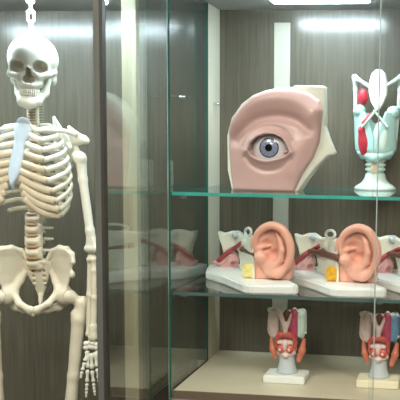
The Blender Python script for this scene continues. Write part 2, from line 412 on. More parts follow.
for row, z, r in (('upper', -.1585, 0), ('lower', -.1665, .001)):
    bm = bmesh.new()
    for i in range(14):
        a = (i-6.5)/6.5*1.15; x = .029*sin(a); y = -.076+.032*(1-cos(a))*1.1
        bx = bmesh.ops.create_cube(bm, size=1)['verts']
        bmesh.ops.scale(bm, vec=(.0046, .006, .0095), verts=bx); bmesh.ops.rotate(bm, verts=bx, matrix=Matrix.Rotation(a*.9, 3, 'Z'))
        bmesh.ops.translate(bm, verts=bx, vec=(x, y+r, z))
    bmesh.ops.bevel(bm, geom=bm.edges[:], offset=.0012, segments=1, affect='EDGES')
    o = link('teeth', bm_mesh('teeth', bm), M['tooth'], skull_o, smooth=False)
rod = tube_mesh('hanging_rod', [(0, 0.0, -.01), (0, 0, .002), (0, 0, .004), (0, 0, .018), (0, 0, .02), (0, 0, .036), (0, 0, .040)], [.0085, .0085, .0065, .006, .0075, .0065, .004], seg=14)
rod_o = link('hanging_rod', rod, M['white'], sk, loc=tuple(kc+np.array([-.004, .006, .0])))

# --- chain up to the ceiling
ctop = Vector((kc[0]+SX-.004, kc[1]+SY+.006, kc[2]+ZB+.040))
ch = thing('hanging_chain', 'white plastic chain holding up the skeleton by its skull', 'chain', (ctop.x, ctop.y, ZC))
def link_mesh():
    pts = []; L, Rr = .0085, .0085
    for k in range(24):
        a = 2*pi*k/24; pts.append((Rr*cos(a), 0, Rr*sin(a)+(L if sin(a) > 0 else -L)))
    v, f = [], []; seg = 8; n = 24
    for i in range(n):
        p = Vector(pts[i]); t = (Vector(pts[(i+1) % n])-Vector(pts[i-1])).normalized(); u = Vector((0, 1, 0)); s = t.cross(u)
        for k in range(seg):
            a = 2*pi*k/seg; v.append(p+s*cos(a)*.0042+u*sin(a)*.0042)
    for i in range(n):
        for k in range(seg):
            j = (i+1) % n; f.append((i*seg+k, i*seg+(k+1) % seg, j*seg+(k+1) % seg, j*seg+k))
    me = bpy.data.meshes.new('chain_link'); me.from_pydata(v, [], f); me.update(); return me
lm = link_mesh(); z = ctop.z+.012-ZC; i = 0
while z < .0:
    o = link('chain_link', lm, M['white'], ch, loc=(0, 0, z)); o.rotation_euler = (0, 0, pi/2*(i % 2)+.5); z += .0265; i += 1

# --- spine
def vertebra(p, r, h, tp, sp, m=None, tilt=0):
    """body + transverse processes + spinous process around p"""
    x, y, z = p
    pr = [('e', (x, y, z), (r, r*.82, h*.46)), ('c', (x-r*.62, y, z+h*.3), (x+r*.62, y, z+h*.3), r*.45), ('c', (x-r*.62, y, z-h*.3), (x+r*.62, y, z-h*.3), r*.45),
          ('c', (x-r*.3, y+r*.9, z+h*.1), (x-tp, y+r*1.35, z+h*.12), h*.2, h*.13), ('c', (x+r*.3, y+r*.9, z+h*.1), (x+tp, y+r*1.35, z+h*.12), h*.2, h*.13),
          ('c', (x-r*.5, y+r*.5, z+h*.1), (x, y+r*1.6, z), h*.16), ('c', (x+r*.5, y+r*.5, z+h*.1), (x, y+r*1.6, z), h*.16),
          ('c', (x, y+r*1.5, z), (x, y+r*1.6+sp, z-sp*.5), h*.2, h*.14)]
    return bone_sdf('vertebra', pr, m or M['bone'], sk, h=.0028, k=.005)
def disc(p, r):
    me = lathe_mesh('disc', [(r*.7, -.0035), (r*.96, -.002), (r, 0), (r*.96, .002), (r*.7, .0035)]); link('disc', me, M['disc'], sk, loc=p)
spine = spline([K(33, 104, .0), K(33, 118, .0), K(34, 132, -.01), K(35, 160, -.035), K(35, 190, -.03), K(34, 222, .0), K(34, 250, .015), K(35, 268, .0)], 12)
sl = [0]
for a, b in zip(spine, spine[1:]): sl.append(sl[-1]+np.linalg.norm(b-a))
def sp_at(s):
    j = min(max(np.searchsorted(sl, s), 1), len(sl)-1); t = (s-sl[j-1])/(sl[j]-sl[j-1]); return spine[j-1]*(1-t)+spine[j]*t
TOT = sl[-1]; hs = [.55]*7+[1.25+.06*i for i in range(12)]+[2.15, 2.25, 2.3, 2.35, 2.35]; unit = TOT/sum(hs); s = 0; VP_ = []
for i, hh in enumerate(hs):
    H = hh*unit; p = sp_at(s+H/2); VP_.append(p)
    if i < 7: r, tp, sp = .0165, .030, .012
    elif i < 19: r, tp, sp = .0125+.0006*(i-7), .027, .028
    else: r, tp, sp = .0265, .042, .024
    vertebra(p, r, H*.92, tp, sp)
    if i: disc(tuple(sp_at(s)), r*.9)
    s += H
disc(tuple(sp_at(TOT)), .02)

# --- rib cage: ellipses in plan, front ends lower than the back
zt, zb = zz(137), zz(205)
ST_top = K(24, 124, .075); ST_bot = K(12, 184, .125)
def rib_path(i, side):
    t = i/9.0; v = VP_[7+i]
    a = [.070, .096, .114, .127, .137, .144, .148, .149, .147, .138, .118, .085][i]
    bf = [.045, .060, .075, .085, .092, .096, .098, .098, .094, .088, .07, .05][i]
    end = [2.45, 2.40, 2.36, 2.32, 2.30, 2.28, 2.2, 2.10, 1.98, 1.86, 1.45, 1.05][i]
    drop = [.016, .026, .036, .045, .054, .063, .073, .082, .088, .086, .062, .036][i]
    cy = v[1]+.012-bf; pts = []
    n = 22
    for k in range(n+1):
        th = .12+(end-.12)*k/n
        x = side*a*sin(th)**.85; y = cy+bf*(cos(th)*(1.0 if th > pi/2 else 1.12))-.006
        z = v[2]+.004-drop*(1-cos(th*.95))/1.6
        pts.append(np.array([v[0]+x, y, z]))
    return pts
def strip(px, py, w): return K(px, py, w)
for side in (1, -1):
    for i in range(12):
        P = rib_path(i, side); n = len(P)
        rr = [.0050+.0030*min(1, k/5) for k in range(n)]
        link('rib', tube_mesh('rib', P, [r*.6 for r in rr], [r*1.02 for r in rr], seg=8), M['bonew' if i < 6 else 'bone'], sk)
        if i < 10:
            # costal cartilage from rib end to the breastbone edge
            e = P[-1]; tt = [0, .14, .30, .46, .62, .76, .88, .93, .97, 1.0][i]
            q = ST_top*(1-tt)+ST_bot*tt+np.array([side*.014, .003, -.004])
            if i >= 6: q = q+np.array([side*.006*(i-6), .004, -.012*(i-6)])
            mid = (e+q)/2+np.array([side*.004, -.006, -.002-.003*max(0, i-5)])
            c = spline([e, mid, q], 8)
            link('costal_cartilage', tube_mesh('costal_cartilage', c, .0058, .0086+.0004*i, seg=8), M['bonew' if i < 3 else 'cart'], sk)
# breastbone: broad top, long body, small pointed tip
d = ST_bot-ST_top; L = np.linalg.norm(d)
def stern(P):
    q = P-ST_top; t = (q@d)/L/L; c = np.clip(t, 0, 1); off = q-c[..., None]*d
    wd = np.interp(c, [0, .10, .22, .30, .5, .8, .9, 1], [.022, .028, .022, .017, .0185, .019, .013, .006])
    e = np.sqrt((off[..., 0]/wd)**2+((off[..., 1]*.9+off[..., 2]*.4)/.0065)**2+(off[..., 2]/.02)**2)
    k = (e-1)*.006; hol = ell(P, ST_top+np.array([0, 0, .008]), (.010, .02, .008))
    return k
lo = np.minimum(ST_top, ST_bot)-.03; hi = np.maximum(ST_top, ST_bot)+.03
o = sdf('sternum', stern, lo, hi, .0022, M['blue'], sk); o['label'] = 'pale blue breastbone'

# --- shoulder girdle and arms; the photo's right side is measured, the other mirrored about x = VP_[10].x
xm = float(VP_[9][0])
def mir(p, side): p = np.array(p, float); return p if side > 0 else np.array([2*xm-p[0], p[1], p[2]])
for side in (1, -1):
    m_ = lambda p: tuple(mir(p, side))
    mc = np.array([xm+.012, ST_top[1]+.006, ST_top[2]-.012])
    ac = K(78, 135, .005)
    cl = spline([mc, mc*.66+ac*.34+np.array([0, -.012, .002]), mc*.3+ac*.7+np.array([0, .010, .006]), ac], 8); cl = [mir(p, side) for p in cl]
    rr = list(np.interp(np.linspace(0, 1, len(cl)), [0, .15, .6, 1], [.012, .0085, .008, .011]))
    link('clavicle', tube_mesh('clavicle', cl, rr, [r*.85 for r in rr], seg=10), M['bonew'], sk)
    # shoulder blade
    gl = K(76, 152, -.012); up_ = K(54, 118, -.085); low = K(58, 198, -.085); acr = K(84, 139, -.008)
    def scap(P, gl=gl, up_=up_, low=low, acr=acr):
        Q = P.copy()
        if side < 0: Q[..., 0] = 2*xm-Q[..., 0]
        n = np.cross(up_-gl, low-gl); n = n/np.linalg.norm(n); c = (gl+up_+low)/3
        ex = (gl-(up_+low)/2); ex = ex/np.linalg.norm(ex); ey = np.cross(n, ex)
        f2 = lambda p: ((p-c)@ex, (p-c)@ey)
        U, V = (Q-c)@ex, (Q-c)@ey
        e = np.maximum(poly2(U, V, [f2(gl), f2(up_), f2(low)])-.006, np.abs((Q-c)@n)-.0028)
        e = smin(e, cap(Q, low, gl, .004, .007), .006); e = smin(e, cap(Q, up_, low, .0035), .005)
        sp0 = up_*.8+low*.2+np.array([0, .006, 0]); e = smin(e, cap(Q, sp0, acr+np.array([-.02, .02, 0]), .004, .006), .006)
        e = smin(e, cap(Q, acr+np.array([-.02, .02, 0]), acr, .0065, .010), .006)
        e = smin(e, chain(Q, [acr+np.array([-.046, .0, .034]), acr+np.array([-.030, -.002, .010]), acr+np.array([.008, -.004, -.006])], [.006, .015, .011]), .008); e = smin(e, ell(Q, acr+np.array([-.022, 0, -.006]), (.022, .014, .014)), .01)
        e = smin(e, ell(Q, gl, (.010, .014, .018)), .008)
        e = smin(e, chain(Q, [gl+np.array([-.012, 0, .018]), gl+np.array([-.012, -.022, .024]), gl+np.array([-.002, -.034, .014])], [.007, .0055, .006]), .006)
        return e
    A_ = np.array([mir(p, side) for p in (gl, up_, low, acr)])
    sdf('scapula', scap, A_.min(0)-.045, A_.max(0)+.045, .0026, M['bonew'], sk)
    # upper arm
    H0 = K(79, 157, .0); H1 = K(92.5, 249, .01)
    hd = H0+np.array([.002, 0, .002]); 
    pr = [('e', m_(hd+np.array([-.006, 0, 0])), (.0185, .0185, .0185)), ('e', m_(hd+np.array([.010, -.004, -.004])), (.012, .014, .016)), ('c', m_(hd+np.array([.004, 0, -.012])), m_(hd*.75+H1*.25), .0160, .0130),
          ('c', m_(hd*.75+H1*.25), m_(hd*.2+H1*.8), .0130, .0125), ('c', m_(hd*.2+H1*.8), m_(H1+np.array([-.009, 0, .004])), .0115, .011), ('c', m_(hd*.2+H1*.8), m_(H1+np.array([.010, 0, .004])), .011, .011),
          ('c', m_(H1+np.array([-.016, 0, 0])), m_(H1+np.array([.014, 0, 0])), .0105, .0115)]
    bone_sdf('humerus', pr, M['bonew'], sk, h=.0028)
    # forearm: two bones side by side
    R0_ = K(94, 259, .012); R1 = K(93, 337, .035); U0_ = K(90.5, 256, .004); U1 = K(88.5, 334, .030)
    pr = [('e', m_(R0_), (.0115, .0115, .009)), ('c', m_(R0_), m_(R0_*.85+R1*.15), .0085, .009), ('c', m_(R0_*.85+R1*.15), m_(R0_*.5+R1*.5+np.array([.002, 0, 0])), .009, .0090), ('c', m_(R0_*.5+R1*.5+np.array([.002, 0, 0])), m_(R0_*.12+R1*.88), .009, .0100), ('c', m_(R0_*.12+R1*.88), m_(R1), .012, .0145)]
    bone_sdf('radius', pr, M['bone'], sk, h=.0026)
    pr = [('c', m_(U0_+np.array([0, .010, .012])), m_(U0_+np.array([0, .008, -.01])), .0105, .0115), ('e', m_(U0_+np.array([0, -.004, -.010])), (.010, .012, .008)), ('c', m_(U0_+np.array([0, .004, -.012])), m_(U0_*.5+U1*.5), .011, .0085), ('c', m_(U0_*.5+U1*.5), m_(U1), .008, .0075), ('e', m_(U1), (.0075, .0075, .007))]
    bone_sdf('ulna', pr, M['bone'], sk, h=.0026)
    # wrist
    wr = K(91, 345, .036)
    for j, (dx, dz) in enumerate([(-.015, .004), (-.005, .007), (.006, .006), (.015, .002), (-.016, -.008), (-.006, -.006), (.004, -.006), (.014, -.008)]):
        bone_sdf('carpal', [('e', m_(wr+np.array([dx, .004*(j % 2), dz])), (.0088, .0085, .0080))], M['bonew'], sk, h=.002)
    # fingers: pixel paths measured on the photo's right hand
    fing = [[(88, 350, .040), (85, 362, .052), (82, 371, .060), (80.5, 379, .064)],
            [(88.5, 352, .040), (87.5, 369, .048), (87, 383, .050), (86.5, 391, .050), (86, 398, .048)],
            [(91.5, 352, .038), (92, 370, .042), (93.5, 383, .042), (94.3, 390, .040), (95, 396, .038)],
            [(95, 351, .034), (97, 368, .036), (98.8, 379, .034), (99.6, 386, .032), (100, 391, .030)],
            [(97, 349, .028), (99.6, 362, .026), (101, 370, .024), (101.6, 375, .022), (102, 380, .020)]]
    for fi, path in enumerate(fing):
        Q = [K(*q) for q in path]
        for j in range(len(Q)-1):
            a, b = Q[j], Q[j+1]; dd = (b-a); a2 = a+dd*.06; b2 = b-dd*.06; r = [.0066, .0057, .0050, .0043][min(j, 3)]
            last = j == len(Q)-2
            n = 7; pp = [m_(a2+(b2-a2)*k/(n-1)) for k in range(n)]
            rr = [r*.75, r*1.15, r*.85, r*.68, r*.72, r*(.8 if last else 1.1), r*(.35 if last else .75)]
            nm = 'metacarpal' if j == 0 else 'finger_bone'
            link(nm, tube_mesh(nm, pp, rr, seg=8), M['bonew'], sk)

# --- pelvis, own frame turned slightly to the camera
pc = K(37, 280, .02)
pel = bpy.data.objects.new('pelvis', None)
py_ = radians(14)
def pelvis_fn(P):
    A = np.stack([np.abs(P[..., 0]), P[..., 1], P[..., 2]], -1)
    # iliac wing: curved sheet
    U, W, V = A[..., 0], A[..., 1], A[..., 2]
    ol = [(.030, .060), (.045, .092), (.070, .105), (.095, .104), (.112, .088), (.119, .062), (.112, .026), (.100, -.012), (.078, -.044), (.056, -.034), (.046, .0), (.034, .024)]
    ang = .62; X = U*cos(ang)-W*sin(ang)*1.0; 
    bow = .030-.9*(U-.03)+2.2*(U-.07)**2-.10*(V-.03)
    sh = np.abs(W-bow)*.72-(.0036+.004*np.clip((V-.075)/.03, 0, 1)+.005*np.clip((.02-V)/.05, 0, 1))
    d = smax(poly2(U, V, ol)+.001, sh, .006)
    rim = [(.030, .012, .062), (.045, .006, .090), (.070, -.008, .103), (.095, -.022, .101), (.113, -.040, .086), (.117, -.048, .062)]
    d = smin(d, chain(A, rim, [.007, .0068, .0065, .0065, .007, .0075]), .006)
    # hip socket region
    d = smin(d, ell(A, (.082, -.014, -.046), (.028, .026, .030)), .012)
    # arcuate line and pubis
    d = smin(d, chain(A, [(.034, .030, .034), (.054, .010, -.004), (.066, -.016, -.034), (.042, -.046, -.066), (.008, -.056, -.084)], [.009, .011, .012, .0095, .011], .01), .01)
    d = smin(d, cap(A, (.008, -.056, -.082), (.008, -.052, -.090), .010, .0095), .006)
    # ischium and lower ramus
    d = smin(d, chain(A, [(.080, .004, -.054), (.076, .008, -.072), (.062, .0, -.084), (.036, -.028, -.088), (.010, -.050, -.088)], [.014, .013, .013, .009, .009], .01), .01)
    d = smin(d, ell(A, (.114, -.046, .024), (.008, .010, .012)), .006)
    d = smax(d, -ell(A, (.100, -.022, -.048), (.021, .021, .021)), .004)
    return d
def sacrum_fn(P):
    A = np.stack([np.abs(P[..., 0]), P[..., 1], P[..., 2]], -1)
    cy = .030+.9*np.clip(-(P[..., 2]-.03), -1, 1)*.25
    wdt = np.interp(P[..., 2], [-.055, -.02, .03, .058], [.008, .020, .040, .044])
    d = np.maximum(np.maximum((A[..., 0]-wdt)*.8, (np.abs(P[..., 1]-cy)-np.interp(P[..., 2], [-.05, .05], [.007, .017]))*.8), np.abs(P[..., 2]-.002)-.056)
    d = smin(d, ell(P, (0, .018, .056), (.026, .020, .012)), .01)
    for z in (.026, .008, -.010, -.026): d = smax(d, -ell(A, (.016, .004-z*.25+.012, z), (.0045, .02, .0045)), .003)
    d = smin(d, chain(P, [(0, .044, -.054), (0, .040, -.07), (0, .032, -.082)], [.008, .006, .004]), .004)
    return d
pel_o = link('pelvis', nets('pelvis', pelvis_fn, (-.135, -.085, -.122), (.135, .06, .118), .003), M['bone'], sk)
pel_o.location = pc; pel_o.rotation_euler = (0, 0, py_); pel_o.scale = (.99, .99, .98)
sac = link('sacrum', nets('sacrum', sacrum_fn, (-.06, -.02, -.095), (.06, .075, .078), .003), M['bone'], pel_o)
pd = link('pubic_disc', lathe_mesh('pubic_disc', [(.004, -.014), (.007, -.010), (.007, .010), (.004, .014)], 12), M['cart'], pel_o, loc=(0, -.056, -.089))
# --- legs
Mp = Matrix.Translation(Vector(pc)) @ Matrix.Rotation(py_, 4, 'Z') @ Matrix.Diagonal((.99, .99, .98, 1))
for side in (1, -1):
    hc = np.array(Mp @ Vector((side*.099, -.024, -.048)))
    ux = np.array([cos(py_)*side, sin(py_)*side, 0]); dn = np.array([0, 0, -1.])
    tro = hc+ux*.040+dn*.018+np.array([0, .006, 0])
    sh1 = hc+ux*.026+dn*.07; kn = hc+ux*.008+dn*.385+np.array([0, -.012, 0])
    kn = kn+np.array([-.004*side-.006, 0, 0])
    pr = [('e', tuple(hc), (.0215, .0215, .0215)), ('c', tuple(hc+ux*.006), tuple(tro-ux*.012), .0125, .015), ('e', tuple(tro), (.013, .016, .019)), ('c', tuple(tro+dn*.01-ux*.006), tuple(sh1), .019, .0200),
          ('e', tuple(hc+ux*.014+dn*.052), (.010, .012, .011)), ('c', tuple(sh1), tuple(sh1*.45+kn*.55), .0200, .0168), ('c', tuple(sh1*.45+kn*.55), tuple(sh1*.12+kn*.88), .0168, .019),
          ('c', tuple(sh1*.12+kn*.88), tuple(kn+ux*.018), .016, .021), ('c', tuple(sh1*.12+kn*.88), tuple(kn-ux*.018), .016, .021)]
    bone_sdf('femur', pr, M['bone'], sk, h=.0034, k=.010)
    link('patella', nets('patella', lambda P, c=kn+np.array([0, -.030, .008]): ell(P, c, (.018, .009, .020)), kn-.06, kn+.06, .004), M['bone'], sk)
    an = kn+np.array([0, .02, -.30]); an[2] = .058
    tp = kn+dn*.040
    bone_sdf('tibia', [('c', tuple(tp-ux*.016), tuple(tp+ux*.018), .017), ('c', tuple(tp+dn*.01), tuple(tp*.7+an*.3), .017, .0125), ('c', tuple(tp*.7+an*.3), tuple(an*.9+tp*.1), .0125, .011), ('c', tuple(an*.9+tp*.1), tuple(an-ux*.006), .011, .016)], M['bone'], sk, h=.0036)
    fb = ux*.030+np.array([0, .012, 0])
    bone_sdf('fibula', [('e', tuple(tp+fb+dn*.014), (.010, .010, .012)), ('c', tuple(tp+fb+dn*.014), tuple(an+fb*.8+dn*.004), .0065, .006), ('e', tuple(an+fb*.8+dn*.008), (.008, .009, .014))], M['bone'], sk, h=.003)
    bone_sdf('heel_bone', [('e', tuple(an+dn*.020), (.020, .026, .014)), ('c', tuple(an+np.array([0, .010, -.026])), tuple(an+np.array([0, .045, -.036])), .016, .018)], M['bone'], sk, h=.0036)
    for q in range(5):
        bx = an+ux*(-.024+.012*q)+np.array([0, -.03, -.034]); fx = bx+ux*(-.006+.004*q)+np.array([0, -.070+.008*q, -.010]); tx = fx+ux*(-.002+.001*q)+np.array([0, -.042+.004*q, -.001])
        link('metatarsal', tube_mesh('metatarsal', [tuple(bx*(1-t)+fx*t) for t in (0, .15, .5, .85, 1)], [.006, .008, .0052, .0075, .005]), M['bone'], sk)
        link('toe_bone', tube_mesh('toe_bone', [tuple(fx*(1-t)+tx*t) for t in (.04, .2, .5, .8, 1)], [.004, .006, .0045, .005, .003]), M['bone'], sk)

# ================================================================== EYE MODEL on the upper shelf
# frame: u right, v up from the shelf, w toward the viewer; zoom-crop pixels (3.077 per photo pixel) -> metres
ez = 3.077*347
def E(x, y): return ((x-180)/ez, (362-y)/ez)
eb = pix(215+180/3.077, 192, -.34)
eye = thing('eye_model', 'large half-face model with one open grey-blue eye and a white nose', 'anatomical model', (eb.x, -.34, T1))
face_ol = [E(*p) for p in [(45, 362), (38, 300), (33, 230), (34, 180), (46, 138), (74, 98), (110, 70), (150, 54), (195, 46), (245, 44), (290, 56), (322, 78), (330, 110), (326, 160), (322, 205), (304, 255), (272, 305), (245, 362)]]
ec = E(168, 228)
def face_h(U, V):
    """relief of the face, metres in front of the reference plane"""
    hgt = .020-1.1*((U)**2)-.35*(V-.16)**2
    def arc(pts, wd, amp, inner=None):
        d = np.full(U.shape, 1e9)
        Q = spline([(*E(*p), 0) for p in pts], 6)
        for a, b in zip(Q, Q[1:]):
            ex, ey = b[0]-a[0], b[1]-a[1]; wx, wy = U-a[0], V-a[1]
            t = np.clip((wx*ex+wy*ey)/(ex*ex+ey*ey+1e-12), 0, 1); d = np.minimum(d, (wx-ex*t)**2+(wy-ey*t)**2)
        return amp*np.exp(-d/(2*(wd/ez)**2))
    # brow bulge, orbital hollow, eyeball mound, lids
    hgt = hgt + arc([(52, 150), (95, 100), (160, 76), (240, 78), (305, 110)], 22, .016)
    hgt = hgt - arc([(60, 205), (85, 172), (130, 140), (190, 128), (250, 140), (290, 170)], 11, .012)
    hgt = hgt + .020*np.exp(-(((U-ec[0])/(74/ez))**2+((V-ec[1]-.006)/(50/ez))**2)**1.3)
    hgt = hgt + arc([(98, 232), (112, 204), (140, 184), (172, 178), (205, 190), (228, 222), (240, 238)], 6.5, .0075)
    hgt = hgt - arc([(86, 224), (104, 190), (136, 167), (175, 160), (215, 172), (240, 205)], 4, .0045)
    hgt = hgt + arc([(100, 238), (120, 256), (150, 268), (185, 266), (215, 254), (240, 240)], 6, .005)
    hgt = hgt - arc([(92, 256), (118, 284), (155, 297), (200, 290), (236, 262)], 6, .005)
    hgt = hgt + arc([(300, 130), (290, 190), (268, 240), (250, 300)], 18, .008)
    return hgt
lid_ol = [E(*p) for p in [(104, 236), (112, 212), (132, 194), (160, 184), (190, 185), (213, 196), (228, 219), (236, 238), (220, 250), (196, 260), (166, 266), (136, 261), (114, 249)]]
def face_fn(P):
    U, W, V = P[..., 0], -P[..., 1], P[..., 2]
    u1 = U[:, 0, :]; v1 = V[:, 0, :]; hh = face_h(u1, v1)[:, None, :]; pl = poly2(u1, v1, face_ol)[:, None, :]; ld = poly2(u1, v1, lid_ol)[:, None, :]
    d = smax(np.broadcast_to(pl, W.shape), (W-hh)*.75, .010); d = np.maximum(d, -.030-W)
    d = smax(d, -np.maximum(np.broadcast_to(ld, W.shape), -.0085-W), .003)
    return np.maximum(d, .0005-V)
sdf('face_plate', face_fn, (-.165, -.075, -.004), (.165, .036, .335), .0024, M['face'], eye)
# white cut body behind, with the nose in profile at the right
body_ol = [E(*p) for p in [(42, 362), (28, 300), (26, 190), (40, 135), (72, 90), (110, 62), (150, 47), (195, 38), (240, 36), (240, 31), (333, 31), (336, 100), (336, 158), (350, 196), (370, 238), (366, 244), (345, 248), (312, 282), (280, 325), (255, 362)]]
def body_fn(P):
    U, W, V = P[..., 0], -P[..., 1], P[..., 2]; pl = np.broadcast_to(poly2(U[:, 0, :], V[:, 0, :], body_ol)[:, None, :], W.shape)
    lim = np.abs(W+.055)-.045+.35*np.clip(U-.10, 0, 1)
    return np.maximum(smax(pl, lim, .006), .0005-V)
o = sdf('cut_body', body_fn, (-.175, -.01, -.004), (.205, .115, .335), .003, M['cut'], eye); o['label'] = 'white body with the nose in profile'
# unseen stand-ins, added for their reflection in the glass partition: block and two rods
box('rear_block', -.155, .06, .10, .17, 0, .085, M['cut'], eye, .004)
bone_sdf('muscle_standin', [('c', (-.10, .115, .20), (-.03, .13, .17), .022, .016)], M['pink'], eye, h=.003)
bone_sdf('nerve_standin', [('c', (-.14, .12, .15), (-.09, .13, .12), .010, .012), ('c', (-.09, .13, .12), (-.06, .13, .08), .012, .014)], M['cut'], eye, h=.003)
# eyeball
er = .066; bx, bz = E(169, 226); bw = .0245
ball = bmesh.new(); bmesh.ops.create_uvsphere(ball, u_segments=48, v_segments=32, radius=er)
bo = link('eyeball', bm_mesh('eyeball', ball), M['sclera'], eye, loc=(bx, -(bw-er), bz))
def cap_disc(name, r, R, m, loc, push):
    bm = bmesh.new(); rings = 8; seg = 40; vs = [[bm.verts.new((0, -sqrt(R*R), 0))]]
    for i in range(1, rings+1):
        a = r*i/rings; vs.append([bm.verts.new((a*cos(2*pi*k/seg), -sqrt(R*R-a*a), a*sin(2*pi*k/seg))) for k in range(seg)])
    for k in range(seg): bm.faces.new((vs[0][0], vs[1][k], vs[1][(k+1) % seg]))
    for i in range(1, rings):
        for k in range(seg): bm.faces.new((vs[i][k], vs[i+1][k], vs[i+1][(k+1) % seg], vs[i][(k+1) % seg]))
    return link(name, bm_mesh(name, bm), m, bo, loc=loc)
off = (0, 0, 0)
cap_disc('iris_ring', 31/ez, er+.0006, mat('iris_ring', (58, 62, 84), .2, coat=1), off, 0)
cap_disc('iris', 27.5/ez, er+.0010, M['iris'], off, 0)
cap_disc('pupil', 11.5/ez, er+.0014, M['black'], off, 0)
cx, cz = E(219, 237)
sdf('tear_duct', lambda P: ell(P, (cx, -.010, cz), (.007, .004, .0045)), (cx-.015, -.025, cz-.012), (cx+.015, .002, cz+.012), .0015, M['pink'], eye)

# ================================================================== EAR MODELS on the lower shelf
# crop pixels (4 per photo pixel); origin at crop (200, 268) = bottom front of the skin block
es = 4*342
def G(x, y): return ((x-200)/es, (262-y)/es)
BH = .026
base_pts = [(-.222, .20), (-.185, .045), (-.105, -.040), (-.010, -.180), (.015, -.196), (.138, -.175), (.146, -.158), (.036, .05), (-.02, .19), (-.10, .24)]
BC = (-.075, 0)
def YSH(x): t = min(1, max(0, (205-x)/85)); return .215*t*t*(3-2*t)
def ear_model(loc, label, fat, canal_long):
    t = thing('ear_model', label, 'anatomical model', loc, 'giant ear models on the lower glass shelf')
    o = prism('base', base_pts, 0, BH, M['white'], t, .004)
    y0 = -.075                     # front plane of the skin block
    def f_skin(P):
        U, W, V = P[..., 0], -(P[..., 1]-y0), P[..., 2]-BH
        Q = np.stack([U, W, V], -1)
        blk = [G(*p) for p in [(202, 268), (198, 215), (188, 165), (176, 130), (184, 92), (215, 80), (262, 60), (300, 90), (338, 150), (348, 210), (344, 268)]]
        u1, v1 = U[:, 0, :], V[:, 0, :]
        d = smax(np.broadcast_to(poly2(u1, v1, blk)[:, None, :], U.shape), np.abs(W+.035)-.035, .006)
        c3 = lambda x, y, w: (*[G(x, y)[0]], w, G(x, y)[1])
        # saucer of the ear
        e = ell(Q, c3(277, 138, .006), (82/es, .020, 100/es)); d = smin(d, e, .008)
        rim = [c3(214, 150, .016), c3(208, 112, .020), c3(218, 76, .024), (c3(246, 50, .028)), c3(282, 40, .032), c3(320, 56, .034), c3(346, 96, .034), c3(354, 140, .032), c3(346, 182, .028), c3(326, 214, .024), c3(298, 234, .022)]
        R_ = [.007, .0085, .010, .011, .0115, .012, .012, .0115, .0105, .010, .013]
        Sg = spline([(*p, r) for p, r in zip(rim, R_)], 3)
        rd = chain(Q, [s[:3] for s in Sg], [s[3] for s in Sg], .003)
        # hollows first, then ridges
        d = smax(d, -ell(Q, c3(262, 128, .034), (42/es, .030, 40/es)), .008)
        d = smax(d, -ell(Q, c3(280, 158, .030), (30/es, .034, 26/es)), .008)
        d = smax(d, -ell(Q, c3(290, 92, .036), (50/es, .022, 28/es)), .008)
        d = smax(d, -ell(Q, c3(330, 150, .036), (13/es, .020, 58/es)), .006)
        d = smin(d, rd, .005)
        anti = [c3(292, 70, .016), c3(308, 102, .022), c3(316, 140, .026), c3(310, 176, .026), c3(290, 200, .024), c3(262, 206, .020)]
        d = smin(d, chain(Q, anti, [.006, .008, .010, .010, .010, .008], .004), .007)
        d = smin(d, chain(Q, [c3(214, 138, .018), c3(240, 128, .016), c3(262, 126, .010)], [.007, .006, .004], .004), .006)
        d = smin(d, ell(Q, c3(226, 172, .018), (24/es, .014, 22/es)), .010)       # tragus
        d = smin(d, ell(Q, c3(282, 228, .014), (42/es, .016, 24/es)), .012)       # lobe
        if canal_long: d = smax(d, -chain(Q, [c3(170, 146, .004), c3(215, 160, .010), c3(232, 166, .014)], [.010, .008, .006]), .004)
        return np.maximum(d, .0004-V)
    b0 = G(165, 25); b1 = G(375, 268)
    me = EAR.get(('skin', canal_long))
    if me is None: me = EAR[('skin', canal_long)] = nets('outer_ear', f_skin, (b0[0], y0-.055, BH-.004), (b1[0], y0+.078, b0[1]+BH+.006), .0026)
    link('outer_ear', me, M['skin'], t)
    def g3(x, y, w=0):
        # the cut-open side runs back diagonally behind the ear
        Y = y0-w+YSH(x); p = pix(205+x/4, 215+y/4, Y-.30); return (p.x-X1, Y, p.z-T2)
    # white temporal bone with its upper horn
    def f_bone(P):
        U, Y, V = P[..., 0], P[..., 1], P[..., 2]-BH
        ol = [g3(*p) for p in [(48, 66), (74, 74), (100, 66), (128, 66), (146, 84), (166, 82), (190, 88), (196, 130), (200, 180), (202, 275), (136, 275), (140, 190), (134, 150), (118, 132), (96, 140), (72, 158), (64, 122), (54, 96)]]
        ol = [(p[0], p[2]-BH) for p in ol]
        u1, v1 = U[:, 0, :], V[:, 0, :]
        xx = np.linspace(40, 210, 18); yc = np.interp(U, [g3(q, 130)[0] for q in xx], [g3(q, 130)[1] for q in xx])+.020
        d = smax(np.broadcast_to(poly2(u1, v1, ol)[:, None, :], U.shape), (np.abs(Y-yc)-np.interp(U, [g3(110, 130)[0], g3(170, 130)[0]], [.020, .034]))*.5, .006)
        d = smin(d, ell(P, g3(170, 110, -.004), (22/es, .014, 20/es)), .01)
        d = smax(d, -ell(P, g3(156, 138, .0), (20/es, .022, 15/es)), .004)
        return np.maximum(d, BH+.0004-P[..., 2])
    if 'bone' not in EAR: EAR['bone'] = nets('temporal_bone', f_bone, (g3(40, 0)[0], y0-.03, BH-.004), (G(212, 0)[0], y0+.27, g3(50, 50)[2]), .0026)
    link('temporal_bone', EAR['bone'], M['cut'], t)
    def part(key, name, prims, m, h=.002, k=.006, cut=()):
        if key not in EAR:
            ob = bone_sdf(name, prims, m, t, h=h, k=k, cut=cut); EAR[key] = ob.data
        else: ob = link(name, EAR[key], m, t)
        return ob
